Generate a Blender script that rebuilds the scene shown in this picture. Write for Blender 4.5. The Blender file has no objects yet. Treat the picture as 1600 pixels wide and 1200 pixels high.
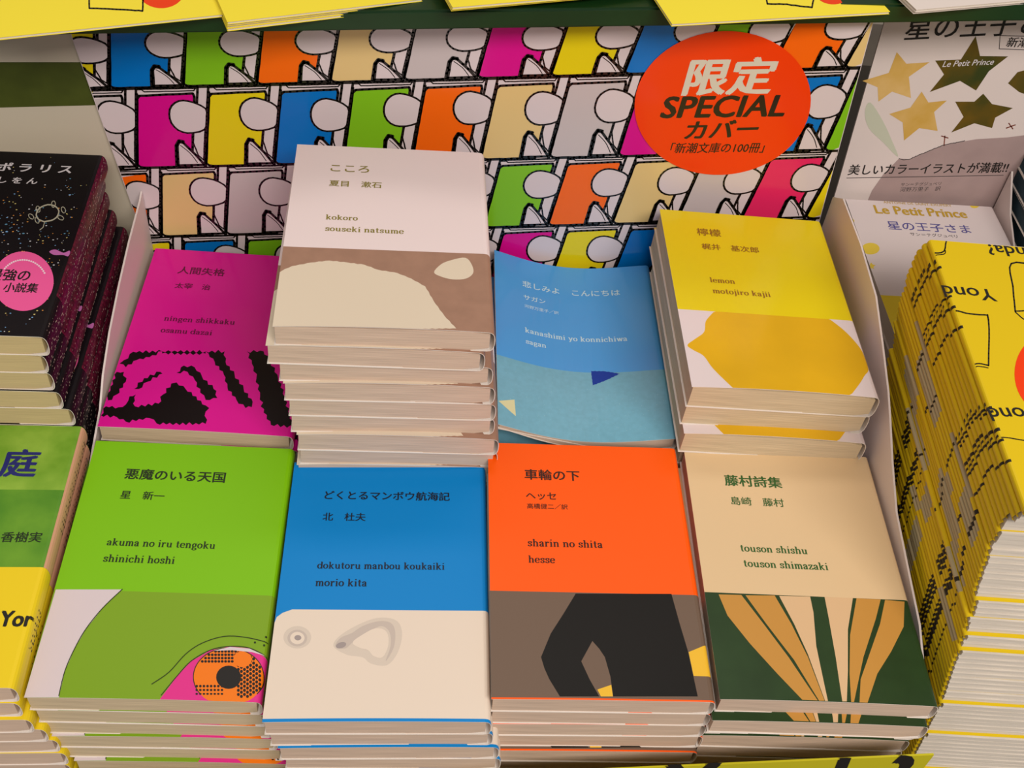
import bpy, bmesh, math, random
from mathutils import Vector, Matrix
from mathutils.geometry import tessellate_polygon
random.seed(7)
C = bpy.context.scene.collection
SC = bpy.context.scene
TOP = 0.70            # height of the table top (m); working units below are mm, table top at z = -95

def W3(p):            # mm working frame -> world metres
    return Vector((p[0]*.001, p[1]*.001, (p[2]+95)*.001+TOP))

# ------------------------------------------------------------ camera
FPX, PITCH, ROLL, YAW, CZ = 1783.56, .81059, .12207, -.11318, 481.92
def cam_axes():
    cp, sp = math.cos(PITCH), math.sin(PITCH)
    fw = Vector((0, cp, -sp)); ri = Vector((1, 0, 0)); up = ri.cross(fw)
    Z = Matrix.Rotation(YAW, 3, 'Z')
    fw, ri, up = Z@fw, Z@ri, Z@up
    c, s = math.cos(ROLL), math.sin(ROLL)
    return fw, c*ri+s*up, -s*ri+c*up
FW, RI, UP = cam_axes()
CAM = Vector((0, 0, CZ))
cd = bpy.data.cameras.new('camera'); cam = bpy.data.objects.new('camera', cd); C.objects.link(cam)
cd.sensor_width = 36; cd.lens = FPX/1600*36; cd.clip_start = .01
M = Matrix((RI, UP, -FW)).transposed().to_4x4(); M.translation = W3(CAM); cam.matrix_world = M
SC.camera = cam
# ------------------------------------------------------------ light
def lin(c):
    return tuple((x/255/12.92 if x/255 <= .04045 else ((x/255+.055)/1.055)**2.4) for x in c)
wd = bpy.data.worlds.new('world'); SC.world = wd; wd.use_nodes = True
bg = wd.node_tree.nodes['Background']; bg.inputs[0].default_value = (1, .93, .86, 1); bg.inputs[1].default_value = .34
def area(name, loc, sx, sy, power, col, target):
    l = bpy.data.lights.new(name, 'AREA'); l.shape = 'RECTANGLE'; l.size = sx; l.size_y = sy; l.energy = power; l.color = col
    o = bpy.data.objects.new(name, l); C.objects.link(o); o.location = loc
    o.rotation_euler = (Vector(target)-Vector(loc)).to_track_quat('-Z', 'Y').to_euler()
area('ceiling_lamp', (.45, -1.0, 2.35), 1.4, .5, 37, (1, .93, .85), (.05, .35, .75))
area('ceiling_lamp', (.1, 1.3, 2.8), 1.6, .3, 7, (1, .92, .85), (.05, .4, .75))
SC.view_settings.view_transform = 'Standard'; SC.view_settings.look = 'None'
SC.view_settings.exposure = 0; SC.view_settings.gamma = 1; SC.view_settings.use_curve_mapping = False

# ------------------------------------------------------------ materials
MATS = {}
def mat(name, rgb, rough=.5, spec=.4, coat=0, noise=0, scale=400, bump=0, stripes=None, rgb2=None):
    if name in MATS: return MATS[name]
    m = bpy.data.materials.new(name); m.use_nodes = True; nt = m.node_tree; b = nt.nodes['Principled BSDF']
    b.inputs['Roughness'].default_value = rough; b.inputs['Specular IOR Level'].default_value = spec
    b.inputs['Coat Weight'].default_value = coat; b.inputs['Coat Roughness'].default_value = .12
    c = lin(rgb); b.inputs['Base Color'].default_value = (*c, 1)
    if noise or bump or stripes:
        tc = nt.nodes.new('ShaderNodeTexCoord'); mp = nt.nodes.new('ShaderNodeMapping'); nt.links.new(tc.outputs['Object'], mp.inputs[0])
        if stripes: mp.inputs['Scale'].default_value = stripes
        n = nt.nodes.new('ShaderNodeTexNoise'); n.inputs['Scale'].default_value = scale; n.inputs['Detail'].default_value = 4
        nt.links.new(mp.outputs[0], n.inputs['Vector'])
        r = nt.nodes.new('ShaderNodeValToRGB'); r.color_ramp.elements[0].position = .3; r.color_ramp.elements[1].position = .7
        c2 = lin(rgb2) if rgb2 else tuple(x*(1-noise) for x in c)
        r.color_ramp.elements[0].color = (*c2, 1); r.color_ramp.elements[1].color = (*c, 1)
        nt.links.new(n.outputs['Fac'], r.inputs[0]); nt.links.new(r.outputs[0], b.inputs['Base Color'])
        if bump:
            bp = nt.nodes.new('ShaderNodeBump'); bp.inputs['Strength'].default_value = bump; bp.inputs['Distance'].default_value = .0003
            nt.links.new(n.outputs['Fac'], bp.inputs['Height']); nt.links.new(bp.outputs[0], b.inputs['Normal'])
    MATS[name] = m
    return m
def cover(name, rgb, **k):
    k.setdefault('rough', .38); k.setdefault('spec', .22)
    return mat(name, rgb, **k)
INK = mat('black ink', (26, 22, 20), .5)
PAGES = mat('cream page edges', (216, 196, 164), .8, .2, noise=.26, scale=30, stripes=(1, 1, 60), bump=.35)
PAGES_PINK = mat('warm page edges', (218, 192, 172), .8, .2, noise=.26, scale=30, stripes=(1, 1, 60), bump=.35)
PAGES_WHITE = mat('white page edges', (222, 212, 200), .8, .2, noise=.2, scale=30, stripes=(1, 1, 90), bump=.35)
PAGES_OLD = mat('tan page edges', (205, 182, 138), .8, .2, noise=.2, scale=30, stripes=(1, 1, 60), bump=.3)
WHITE_IN = mat('white paper inside', (232, 222, 214), .7)
CARD = mat('white card', (232, 218, 214), .5, .4)

# ------------------------------------------------------------ object helpers
def link(o, parent=None):
    C.objects.link(o)
    if parent is not None: o.parent = parent
    return o
def meshobj(name, verts, faces, mats, parent=None, fm=None, smooth=False, scale=.001):
    me = bpy.data.meshes.new(name); me.from_pydata([(v[0]*scale, v[1]*scale, v[2]*scale) for v in verts], [], faces)
    for m in (mats if isinstance(mats, (list, tuple)) else [mats]): me.materials.append(m)
    if fm: me.polygons.foreach_set('material_index', fm)
    if smooth: me.polygons.foreach_set('use_smooth', [True]*len(me.polygons))
    me.update()
    return link(bpy.data.objects.new(name, me), parent)
def empty(name, loc, label, cat, group=None, rot=None):
    o = bpy.data.objects.new(name, None); o.empty_display_size = .02; C.objects.link(o)
    o.location = W3(loc)
    if rot: o.rotation_euler = rot.to_euler()
    tag(o, label, cat, group); return o
def tag(o, label=None, cat=None, group=None, kind=None):
    if label: o['label'] = label
    if cat: o['category'] = cat
    if group: o['group'] = group
    if kind: o['kind'] = kind
def box(name, x0, x1, y0, y1, z0, z1, m, parent=None, bev=0):
    bm = bmesh.new(); bmesh.ops.create_cube(bm, size=1)
    for v in bm.verts: v.co = Vector(((x0, x1)[v.co.x > 0], (y0, y1)[v.co.y > 0], (z0, z1)[v.co.z > 0]))*.001
    if bev: bmesh.ops.bevel(bm, geom=bm.edges[:], offset=bev*.001, segments=2, affect='EDGES')
    me = bpy.data.meshes.new(name); bm.to_mesh(me); bm.free(); me.materials.append(m)
    return link(bpy.data.objects.new(name, me), parent)
def copy_tree(o, parent=None, skip=()):
    c = o.copy(); C.objects.link(c)
    if parent is not None: c.parent = parent
    for ch in [x for x in KIDS.get(o.name, [])]:
        if ch.name.split('.')[0] in skip: continue
        copy_tree(ch, c, skip)
    return c
KIDS = {}
def reg(parent, *kids):
    KIDS.setdefault(parent.name, []).extend(kids)
    return kids[0] if kids else None

class Frame:
    """flat or curved sheet: origin, unit axes ex, ey, normal ez, height function over (u, v), all in mm"""
    def __init__(s, o, ex, ey, hf=None):
        s.o = Vector(o); s.ex = Vector(ex).normalized(); s.ey = Vector(ey).normalized(); s.ez = s.ex.cross(s.ey).normalized()
        s.umax = 1e9; s.ey = s.ez.cross(s.ex); s.hf = hf or (lambda u, v: 0.)
    def uv(s, px, py):
        d = FW*FPX + RI*(px-800) + UP*(600-py); h = 0
        for _ in range(8 if s.hf else 1):
            t = ((s.o+s.ez*h)-CAM).dot(s.ez)/d.dot(s.ez); p = CAM+d*t-s.o
            u, v = p.dot(s.ex), p.dot(s.ey); h2 = s.hf(min(u, s.umax), v); h = h*.3+h2*.7
        return u, v
    def P(s, u, v, e=0):                       # point in the sheet's own coordinates
        return (u, v, s.hf(u, v)+e)
    def rot(s): return Matrix((s.ex, s.ey, s.ez)).transposed()
    def matrix(s): m = s.rot().to_4x4(); m.translation = W3(s.o); return m

def tr(pts, ox=0, oy=0, k=1.): return [(ox+x/k, oy+y/k) for x, y in pts]
def ell(cx, cy, rx, ry, n=32, a0=0, a1=2*math.pi, rot=0):
    c, s = math.cos(rot), math.sin(rot); out = []
    for i in range(n):
        a = a0+(a1-a0)*i/(n if abs(a1-a0) > 6.2 else n-1); x, y = rx*math.cos(a), ry*math.sin(a)
        out.append((cx+x*c-y*s, cy+x*s+y*c))
    return out
def ribbon(pts, w, closed=False, jit=0):
    """polygons (quads + joints) of a line of width w"""
    polys = []; P = list(pts)+([pts[0]] if closed else [])
    if jit:
        Q = [P[0]]
        for a, b in zip(P, P[1:]):
            L = math.hypot(b[0]-a[0], b[1]-a[1]); n = max(1, int(L/(w*2.2)))
            for i in range(1, n+1):
                t = i/n; Q.append((a[0]+(b[0]-a[0])*t+random.uniform(-jit, jit), a[1]+(b[1]-a[1])*t+random.uniform(-jit, jit)))
        P = Q
    for a, b in zip(P, P[1:]):
        dx, dy = b[0]-a[0], b[1]-a[1]; L = math.hypot(dx, dy) or 1; nx, ny = -dy/L*w/2, dx/L*w/2
        polys.append([(a[0]+nx, a[1]+ny), (a[0]-nx, a[1]-ny), (b[0]-nx, b[1]-ny), (b[0]+nx, b[1]+ny)])
    for p in P: polys.append(ell(p[0], p[1], w/2, w/2, 7))
    return polys
def smoothline(pts, n=5):
    out = []
    for i in range(len(pts)-1):
        p0 = pts[max(i-1, 0)]; p1 = pts[i]; p2 = pts[i+1]; p3 = pts[min(i+2, len(pts)-1)]
        for k in range(n):
            t = k/n; out.append(tuple(.5*((2*p1[j])+(-p0[j]+p2[j])*t+(2*p0[j]-5*p1[j]+4*p2[j]-p3[j])*t*t+(-p0[j]+3*p1[j]-3*p2[j]+p3[j])*t**3) for j in (0, 1)))
    out.append(pts[-1]); return out
def closedsmooth(pts, n=4):
    q = [pts[-1]]+list(pts)+[pts[0], pts[1]]; out = []
    for i in range(1, len(pts)+1):
        p0, p1, p2, p3 = q[i-1], q[i], q[i+1], q[i+2]
        for k in range(n):
            t = k/n; out.append(tuple(.5*((2*p1[j])+(-p0[j]+p2[j])*t+(2*p0[j]-5*p1[j]+4*p2[j]-p3[j])*t*t+(-p0[j]+3*p1[j]-3*p2[j]+p3[j])*t**3) for j in (0, 1)))
    return out
def jag(poly, amp, step):
    out = []
    for i, a in enumerate(poly):
        b = poly[(i+1) % len(poly)]; L = math.hypot(b[0]-a[0], b[1]-a[1]); n = max(1, int(L/step))
        for k in range(n):
            t = k/n; dx, dy = (b[0]-a[0])/(L or 1), (b[1]-a[1])/(L or 1); s = (amp if k % 2 else -amp)*random.uniform(.4, 1) if 0 < k else 0
            out.append((a[0]+(b[0]-a[0])*t-dy*s, a[1]+(b[1]-a[1])*t+dx*s))
    return out
def sheet(name, fr, polys, m, parent, eps, cell=6, clip=None, stag=0, cuts=()):
    """flat print: polygons in sheet (u, v), cut along the sheet's grid and laid on its surface"""
    bm = bmesh.new()
    for pi, p in enumerate(polys):
        q = []; dz = (pi % 9)*stag
        for x, y in p:
            if clip: x = min(max(x, clip[0]), clip[1]); y = min(max(y, clip[2]), clip[3])
            if not q or math.hypot(q[-1][0]-x, q[-1][1]-y) > .01: q.append((x, y))
        if len(q) > 2 and math.hypot(q[-1][0]-q[0][0], q[-1][1]-q[0][1]) < .01: q.pop()
        if len(q) < 3: continue
        vs = [bm.verts.new((x, y, dz)) for x, y in q]
        for t in tessellate_polygon([[Vector((x, y, 0)) for x, y in q]]):
            try: bm.faces.new([vs[i] for i in t])
            except ValueError: pass
    if cell and bm.verts:
        us = [v.co.x for v in bm.verts]; vv = [v.co.y for v in bm.verts]
        for ax, lo, hi in ((0, min(us), max(us)), (1, min(vv), max(vv))):
            k = math.ceil(lo/cell)
            while k*cell < hi:
                co = [0, 0, 0]; no = [0, 0, 0]; co[ax] = k*cell; no[ax] = 1
                bmesh.ops.bisect_plane(bm, geom=bm.verts[:]+bm.edges[:]+bm.faces[:], dist=1e-4, plane_co=co, plane_no=no); k += 1
    for c_ in cuts:
        bmesh.ops.bisect_plane(bm, geom=bm.verts[:]+bm.edges[:]+bm.faces[:], dist=1e-4, plane_co=(c_, 0, 0), plane_no=(1, 0, 0))
    for f in bm.faces:
        f.normal_update()
        if f.normal.z < 0: f.normal_flip()
    for v in bm.verts: v.co = Vector(fr.P(v.co.x, v.co.y, eps+v.co.z))*.001
    me = bpy.data.meshes.new(name); bm.to_mesh(me); bm.free(); me.materials.append(m)
    return link(bpy.data.objects.new(name, me), parent)

def merge(name, objs, parent):
    """several inks of one print become one mesh with several materials"""
    V = []; F = []; fm = []; ms = []
    for o in objs:
        me = o.data; b = len(V); V += [tuple(v.co) for v in me.vertices]; mt = me.materials[0]
        if mt not in ms: ms.append(mt)
        for p in me.polygons: F.append(tuple(b+i for i in p.vertices)); fm.append(ms.index(mt))
        bpy.data.objects.remove(o); bpy.data.meshes.remove(me)
    return meshobj(name, V, F, ms, parent, fm, scale=1)
# slab-serif lettering: strokes drawn with a broad nib (x-height = 1)
def arc(cx, cy, rx, ry, a0, a1, n=9):
    return [(cx+rx*math.cos(math.radians(a0+(a1-a0)*i/n)), cy+ry*math.sin(math.radians(a0+(a1-a0)*i/n))) for i in range(n+1)]
def S_(x, y, w=.2): return [(x-w, y), (x+w, y)]
def stemserif(x, top): return [[(x, 0), (x, top)], S_(x, .03), [(x-.22, top-.04), (x, top-.02)]]
O_ = arc(.45, .5, .36, .47, 0, 360, 16)
def arch(x0, x1): return [(x0, .72), (x0+.12, .9), ((x0+x1)/2+.05, .97), (x1-.06, .88), (x1, .66), (x1, 0)]
G = {
 'a': ([[(.16, .78), (.24, .93), (.42, .98), (.58, .9), (.63, .7), (.63, .14), (.7, .03), (.82, .08)], [(.63, .58), (.35, .5), (.15, .36), (.14, .16), (.26, .02), (.45, .04), (.63, .22)], ell(.17, .76, .07, .07, 6)], .9),
 'b': ([[(.22, 1.5), (.22, .06)], [(.02, 1.47), (.22, 1.48)], arc(.52, .5, .32, .47, 180, -180, 16)], 1.0),
 'c': ([[(.7, .76), (.62, .93), (.44, .98), (.22, .88), (.1, .6), (.1, .36), (.24, .1), (.46, .02), (.64, .07), (.78, .24)], ell(.68, .78, .06, .06, 6)], .86),
 'd': ([O_, [(.8, 1.5), (.8, .03), (.98, .03)], [(.6, 1.47), (.8, 1.48)]], 1.02),
 'e': ([[(.12, .54), (.78, .54), (.76, .78), (.62, .94), (.45, .98), (.24, .9), (.12, .66), (.1, .4), (.2, .12), (.42, .02), (.62, .06), (.8, .22)]], .9),
 'g': ([ell(.42, .62, .28, .34, 14)+[(.7, .62)], [(.6, .86), (.85, .95)], [(.26, .32), (.18, .16), (.3, .06), (.6, .04), (.8, -.08), (.76, -.3), (.45, -.42), (.14, -.3), (.14, -.12), (.3, .04)]], .92),
 'h': (stemserif(.24, 1.5)+[arch(.24, .8), S_(.8, .03)], 1.08),
 'i': (stemserif(.26, .98)+[ell(.26, 1.36, .05, .05, 8)], .54),
 'j': ([[(.3, .98), (.3, -.2), (.2, -.4), (.02, -.38)], [(.08, .95), (.3, .96)], ell(.3, 1.36, .05, .05, 8)], .52),
 'k': (stemserif(.24, 1.5)+[[(.26, .4), (.74, .94)], S_(.78, .96, .18), [(.44, .58), (.82, .04)], S_(.86, .03, .16)], 1.08),
 'l': (stemserif(.26, 1.5), .54),
 'm': (stemserif(.24, .98)+[arch(.24, .74), S_(.74, .03, .16), arch(.74, 1.24), S_(1.24, .03)], 1.5),
 'n': (stemserif(.24, .98)+[arch(.24, .8), S_(.8, .03)], 1.08),
 'o': ([O_], .94),
 'r': (stemserif(.24, .98)+[[(.24, .66), (.36, .88), (.54, .97), (.66, .9)], ell(.66, .86, .06, .06, 6)], .8),
 's': ([[(.66, .7), (.62, .9), (.42, .98), (.2, .9), (.16, .7), (.3, .56), (.56, .46), (.68, .3), (.64, .1), (.42, .02), (.18, .08), (.13, .3)], [(.66, .98), (.66, .66)]], .82),
 't': ([[(.3, 1.32), (.3, .18), (.4, .03), (.62, .1)], [(.04, .95), (.6, .95)]], .68),
 'u': ([[(.24, .96), (.24, .3), (.34, .06), (.52, .03), (.72, .14), (.8, .3)], [(.8, .96), (.8, .03), (1., .03)], [(.04, .95), (.24, .96)], [(.62, .95), (.8, .96)]], 1.08),
 'w': ([[(.16, .96), (.42, .02), (.66, .9)], [(.66, .9), (.92, .02), (1.16, .96)], S_(.16, .96, .16), S_(1.16, .96, .14), S_(.66, .96, .14)], 1.3),
 'y': ([[(.18, .96), (.5, .04)], [(.84, .96), (.5, .04), (.36, -.32), (.16, -.4)], S_(.18, .96, .17), S_(.84, .96, .14)], 1.),
 'z': ([[(.14, .7), (.14, .95), (.72, .95), (.1, .04), (.74, .04), (.76, .3)]], .86)}
def serif_polys(s, a=.135, b=.058, gap=.06):
    x = 0; polys = []
    for ch in s:
        if ch == ' ': x += .55; continue
        st, adv = G[ch]
        for line in st:
            for p, q in zip(line, line[1:]):
                dx, dy = q[0]-p[0], q[1]-p[1]; L = math.hypot(dx, dy) or 1; nx, ny = -dy/L, dx/L
                k = math.hypot(a*nx, b*ny)/1. ; ex, ey = nx*k, ny*k
                polys.append([(x+p[0]+ex, p[1]+ey), (x+p[0]-ex, p[1]-ey), (x+q[0]-ex, q[1]-ey), (x+q[0]+ex, q[1]+ey)])
            for p in line[1:-1]: polys.append(ell(x+p[0], p[1], a*.8, b, 6))
        x += adv+gap
    return polys, x-gap
FONTCACHE = {}; NCOPY = {}
def font_mesh(s, bold=0):
    if (s, bold) in FONTCACHE: return FONTCACHE[(s, bold)]
    c = bpy.data.curves.new('lettering', 'FONT'); c.body = s; c.size = 1; c.resolution_u = 3
    o = bpy.data.objects.new('lettering', c); C.objects.link(o)
    me = o.evaluated_get(bpy.context.evaluated_depsgraph_get()).to_mesh()
    vs = [(v.co.x, v.co.y) for v in me.vertices]; fs = [tuple(p.vertices) for p in me.polygons]
    if bold:
        sh = [(0, 0), (bold, bold*.4), (-bold, -bold*.4), (bold*.5, -bold*.6), (-bold*.5, bold*.6)]; n0 = len(vs)
        fs = [tuple(i+n0*k for i in f) for k in range(len(sh)) for f in fs]; vs = [(x+a, y+b) for a, b in sh for x, y in vs]
    x0 = min(v[0] for v in vs); x1 = max(v[0] for v in vs)
    vs = [(x-x0, y) for x, y in vs]
    bpy.data.objects.remove(o); bpy.data.curves.remove(c)
    FONTCACHE[(s, bold)] = (vs, fs, x1-x0); NCOPY[(s, bold)] = len(vs)//(5 if bold else 1); return FONTCACHE[(s, bold)]
def write(name, fr, s, p0, p1, m, parent, eps=.12, bold=.017, hs=1., shear=0, serif=False, level=False):
    """a line of lettering whose baseline runs between two measured points"""
    a = fr.uv(*p0); b = fr.uv(*p1)
    if level: vm = (a[1]+b[1])/2; a = (a[0], vm); b = (b[0], vm)
    dx, dy = b[0]-a[0], b[1]-a[1]; L = math.hypot(dx, dy); cx, cy = dx/L, dy/L
    if serif:
        polys, w = serif_polys(s); k = L/w
        P = [[(a[0]+(x*k+shear*y*k)*cx-y*k*hs*cy, a[1]+(x*k+shear*y*k)*cy+y*k*hs*cx) for x, y in p] for p in polys]
        o = sheet(name, fr, P, m, parent, eps, cell=0, stag=.006)
    else:
        vs, fs, w = font_mesh(s, bold); k = L/w
        V = [fr.P(a[0]+(x*k+shear*y*k)*cx-y*k*hs*cy, a[1]+(x*k+shear*y*k)*cy+y*k*hs*cx, eps+.012*(i//NCOPY[(s, bold)])) for i, (x, y) in enumerate(vs)]
        o = meshobj(name, V, fs, m, parent)
    reg(parent, o); return o

# ------------------------------------------------------------ the paperback builder
def superz(u, W, T, r=3.2):
    if u <= W-r: return T
    t = min(1, (u-(W-r))/r); return T/2+T/2*(1-t**2.6)**(1/2.6)
def make_book(fr, W, H, T, bands, label, group, pages=PAGES, lift=0., h=None, thin=None, r=3.2, inset=(.9, .5), name='paperback_book'):
    """fr: frame of the top cover (origin at its near left corner). bands: [(v_top, material)...] colours of the jacket along its height."""
    h = h or (lambda u: 0.); thin = thin or (lambda u: T)
    def lf(u, v): return lift*math.sin(math.pi*min(max(u/W, 0), 1))**.8*(max(0, 1-v/55))**2 if lift and v < 55 else 0
    def ztop(u, v): return h(u)+superz(u, W, T, r)-T+lf(u, v)
    fr.hf = ztop; fr.umax = W-r
    root = bpy.data.objects.new(name, None); root.empty_display_size = .02; C.objects.link(root)
    tag(root, label, 'book', group)
    o = fr.o-fr.ez*T; root.matrix_world = Matrix.LocRotScale(W3(o), fr.rot().to_quaternion(), None)
    inner = 'white paper inside'
    us = [min(W, i*6.) for i in range(int((W-r)/6)+1)]+[W-r]
    out = [(u, 'top') for u in us]
    prof = [(u, T+h(u), 1) for u in us]
    n = 9
    for i in range(1, n):
        a = math.pi/2-math.pi*i/n; c, s = math.cos(a), math.sin(a)
        prof.append((W-r+r*abs(c)**(2/2.6), T/2+h(W-r)+T/2*math.copysign(abs(s)**(2/2.6), s), 0))
    prof += [(u, T-thin(u)+h(u), 2) for u in reversed(us)]
    # inner offset
    inn = []
    for i, (x, z, k) in enumerate(prof):
        p = prof[max(i-1, 0)]; q = prof[min(i+1, len(prof)-1)]; dx, dz = q[0]-p[0], q[1]-p[1]; L = math.hypot(dx, dz) or 1
        inn.append((x+dz/L*.28, z-dx/L*.28))
    vcuts = sorted(set([0, H]+[min(H, i*6.) for i in range(1, 10)]+[round(b, 3) for b, _ in bands if b < H]))
    verts = []; faces = []; fm = []; mats = [m for _, m in bands]+[MATS[inner]]; NP = len(prof)
    for v in vcuts:
        for (x, z, k), (ix, iz) in zip(prof, inn):
            e = lf(x, v) if k == 1 else 0
            verts.append((x, v, z+e)); verts.append((ix, v, iz+e))
    def mi(v):
        for i, (b, _) in enumerate(bands):
            if v < b-1e-3: return i
        return len(bands)-1
    for j in range(len(vcuts)-1):
        a = j*NP*2; b = (j+1)*NP*2; m_ = mi((vcuts[j]+vcuts[j+1])/2)
        for i in range(NP-1):
            faces.append((a+2*i, a+2*i+2, b+2*i+2, b+2*i)); fm.append(m_)
            faces.append((a+2*i+1, b+2*i+1, b+2*i+3, a+2*i+3)); fm.append(len(bands))
        for i in (0, NP-1):
            f = (a+2*i, b+2*i, b+2*i+1, a+2*i+1); faces.append(f if i == 0 else f[::-1]); fm.append(len(bands))
    for i in range(NP-1):
        faces.append((2*i, 2*i+1, 2*i+3, 2*i+2)); fm.append(len(bands))
        b = (len(vcuts)-1)*NP*2; faces.append((b+2*i, b+2*i+2, b+2*i+3, b+2*i+1)); fm.append(len(bands))
    cv = meshobj('cover', verts, faces, mats, root, fm)
    # page block: many thin gatherings seen as one block with a slightly wavy fore face
    x0, y0 = inset; NX = 12; PV = []; PF = []
    xs = [x0+(W-2.6-x0)*i/NX for i in range(NX+1)]
    for y in (y0, H-y0):
        for x in xs:
            rr = 1.6; e = max(0, (x-(W-2.6-rr))/rr); sh = (thin(x)/2-.35)*.28*e*e
            PV.append((x, y, T+h(x)-.34-sh)); PV.append((x, y, T-thin(x)+h(x)+.34+sh))
    m2 = 2*(NX+1)
    for i in range(NX):
        a = 2*i; PF += [(a, a+1, a+3, a+2), (m2+a, m2+a+2, m2+a+3, m2+a+1), (a, a+2, m2+a+2, m2+a), (a+1, m2+a+1, m2+a+3, a+3)]
    PF += [(0, m2, m2+1, 1), (2*NX, 2*NX+1, m2+2*NX+1, m2+2*NX)]
    pg = meshobj('page_block', PV, PF, pages, root)
    # jacket flap folded in under the last pages, its end showing at the foot
    fw = W*.62
    fl = meshobj('jacket_flap', [(x0*.6, .15, T-thin(5)+h(5)+.33), (fw, .15, T-thin(fw)+h(fw)+.33), (fw, H-.6, T-thin(fw)+h(fw)+.33), (x0*.6, H-.6, T-thin(5)+h(5)+.33),
                            (x0*.6, .15, T-thin(5)+h(5)+.68), (fw, .15, T-thin(fw)+h(fw)+.68), (fw, H-.6, T-thin(fw)+h(fw)+.68), (x0*.6, H-.6, T-thin(5)+h(5)+.68)],
                 [(0, 3, 2, 1), (4, 5, 6, 7), (0, 1, 5, 4), (1, 2, 6, 5), (2, 3, 7, 6), (3, 0, 4, 7)], MATS[inner], root)
    reg(root, cv, pg, fl)
    return root, cv
def book_sheet(name, fr, T, cv, polys_px, m, layer=1, W=105, H=151, raw=False, shape=None):
    P = []
    for p in polys_px:
        q = p if raw else [fr.uv(*a) for a in p]
        if shape: q = shape(q)
        P.append(q)
    o = sheet(name, FShift(fr, T), P, m, cv, .035*layer, clip=(.02, W-.12, .02, H-.02), stag=.002, cuts=[fr.umax+(W-fr.umax)*t for t in (0, .2, .4, .55, .7, .82, .92)]); PEND.setdefault(cv.name, []).append(o); return o
def flush(cv):
    o = merge('printed_picture', PEND.pop(cv.name, []), cv); reg(cv, o)
PEND = {}
class FShift:                                   # same sheet seen from the book's own base
    def __init__(s, fr, T): s.fr, s.T = fr, T
    def P(s, u, v, e=0): return (u, v, s.fr.hf(u, v)+s.T+e)
    def uv(s, x, y): return s.fr.uv(x, y)
ORD = ['topmost', 'second', 'third', 'fourth', 'fifth', 'sixth', 'seventh', 'eighth', 'ninth', 'tenth', 'eleventh', 'twelfth', 'thirteenth', 'fourteenth', 'fifteenth', 'sixteenth', 'seventeenth']
TEXTS = ('title_text', 'author_text', 'romanized_title_text', 'romanized_author_text', 'translator_text')
def stack(root, T, offs, what, where, zend=-95, rots=None):
    """copies under the top book; offs: (dx, dy) of each lower book in mm along the stack's own axes"""
    R = root.matrix_world.to_3x3(); base = root.matrix_world.translation.copy(); pos = base.copy(); k = 1
    nrm = R.col[2]
    while True:
        low = (base-nrm*(T+.12)*.001*k).z-TOP
        if low < -.002: break
        dx, dy = offs[min(k-1, len(offs)-1)] if offs else (0, 0)
        if k-1 >= len(offs): dx += random.uniform(-.6, .6); dy += random.uniform(-.6, .6)
        c = copy_tree(root, skip=TEXTS)
        yaw = (rots[k-1] if rots and k-1 < len(rots) else random.uniform(-.006, .006))
        m = root.matrix_world.copy(); m = m @ Matrix.Rotation(yaw, 4, 'Z')
        m.translation = base-nrm*(T+.12)*.001*k+R.col[0]*dx*.001+R.col[1]*dy*.001
        c.matrix_world = m; c.location = m.translation; c.rotation_euler = m.to_euler()
        c['label'] = '%s, %s from the top %s' % (what, ORD[k], where)
        k += 1
        if k > 15: break

BK = {'green': (-172.96, 253.96, -4.58, .003, .0217, -.0152, 105.34, 148.65), 'blue': (-65.95, 243.28, -3.31, .0086, 0, .0184, 103.47, 150.55),
      'orange': (37.04, 253.26, 3.17, .0014, .0129, .0054, 105.17, 152.28), 'beige': (143.77, 254.8, 4.15, -.0155, .005, -.0026, 105.98, 152.15),
      'magenta': (-175.27, 413.3, -2.19, -.0199, -.0038, -.0046, 105.41, 150.6), 'kokoro': (-71.82, 391.49, 100.6, .0267, -.0169, -.0081, 106.05, 150.26),
      'sky': (42.43, 417.31, 7.38, -.0025, -.0175, -.0614, 103.6, 152.31), 'lemon': (141.49, 408.94, 52.42, -.0018, -.0062, -.0278, 104.22, 151.53)}
def book_frame(k):
    x, y, z, a, t, s, W, H = BK[k]; ca, sa = math.cos(a), math.sin(a)
    return Frame((x, y, z), (ca*math.cos(s), sa*math.cos(s), math.sin(s)), (-sa*math.cos(t), ca*math.cos(t), math.sin(t))), W, H
def bandv(fr, p): return fr.uv(*p)[1]
def line_texts(fr, T, cv, z, items, m):
    F = FShift(fr, T)
    if cv.name in PEND: flush(cv)
    for nm, s, a, b, kw in items:
        a, b = tr([a, b], *z); write(nm, F, s, a, b, m, cv, level=True, **kw)

# ------------------------------------------------------------ table, floor, upper shelf
fl = box('floor', -2500, 2500, -2500, 2500, -10, 0, mat('grey floor', (120, 112, 104), .5, noise=.15, scale=8)); tag(fl, kind='structure')
wb = box('wall_back', -2500, 2500, 2400, 2450, 0, 3000, mat('store wall', (190, 180, 168), .8, noise=.05, scale=5)); tag(wb, kind='structure')
def thing(o, label, cat, group=None): tag(o, label, cat, group); return o
tb = empty('display_table', (0, 300, -95), 'dark display table that all the book stacks stand on', 'table')
tb.location = (0, .3, 0)
box('table_top', -700, 700, -120, 700, 670, 700, mat('dark table laminate', (46, 40, 34), .5, noise=.2, scale=60), tb)
for sx in (-660, 620):
    for sy in (-90, 630): box('leg', sx, sx+40, sy, sy+40, 0, 670, MATS['dark table laminate'], tb)
GREEN = mat('green painted shelf', (16, 54, 22), .35, .5, noise=.25, scale=25)
sh = empty('upper_shelf', (-300, 523, 170), 'dark green painted shelf board running above the backboards', 'shelf')
a = math.atan2(49, 660); tilt = -math.atan2(29, 660)
sh.rotation_euler = (0, tilt, a)
box('shelf_board', -60, 760, 0, 240, -11, 0, GREEN, sh, bev=1.2)
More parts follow.
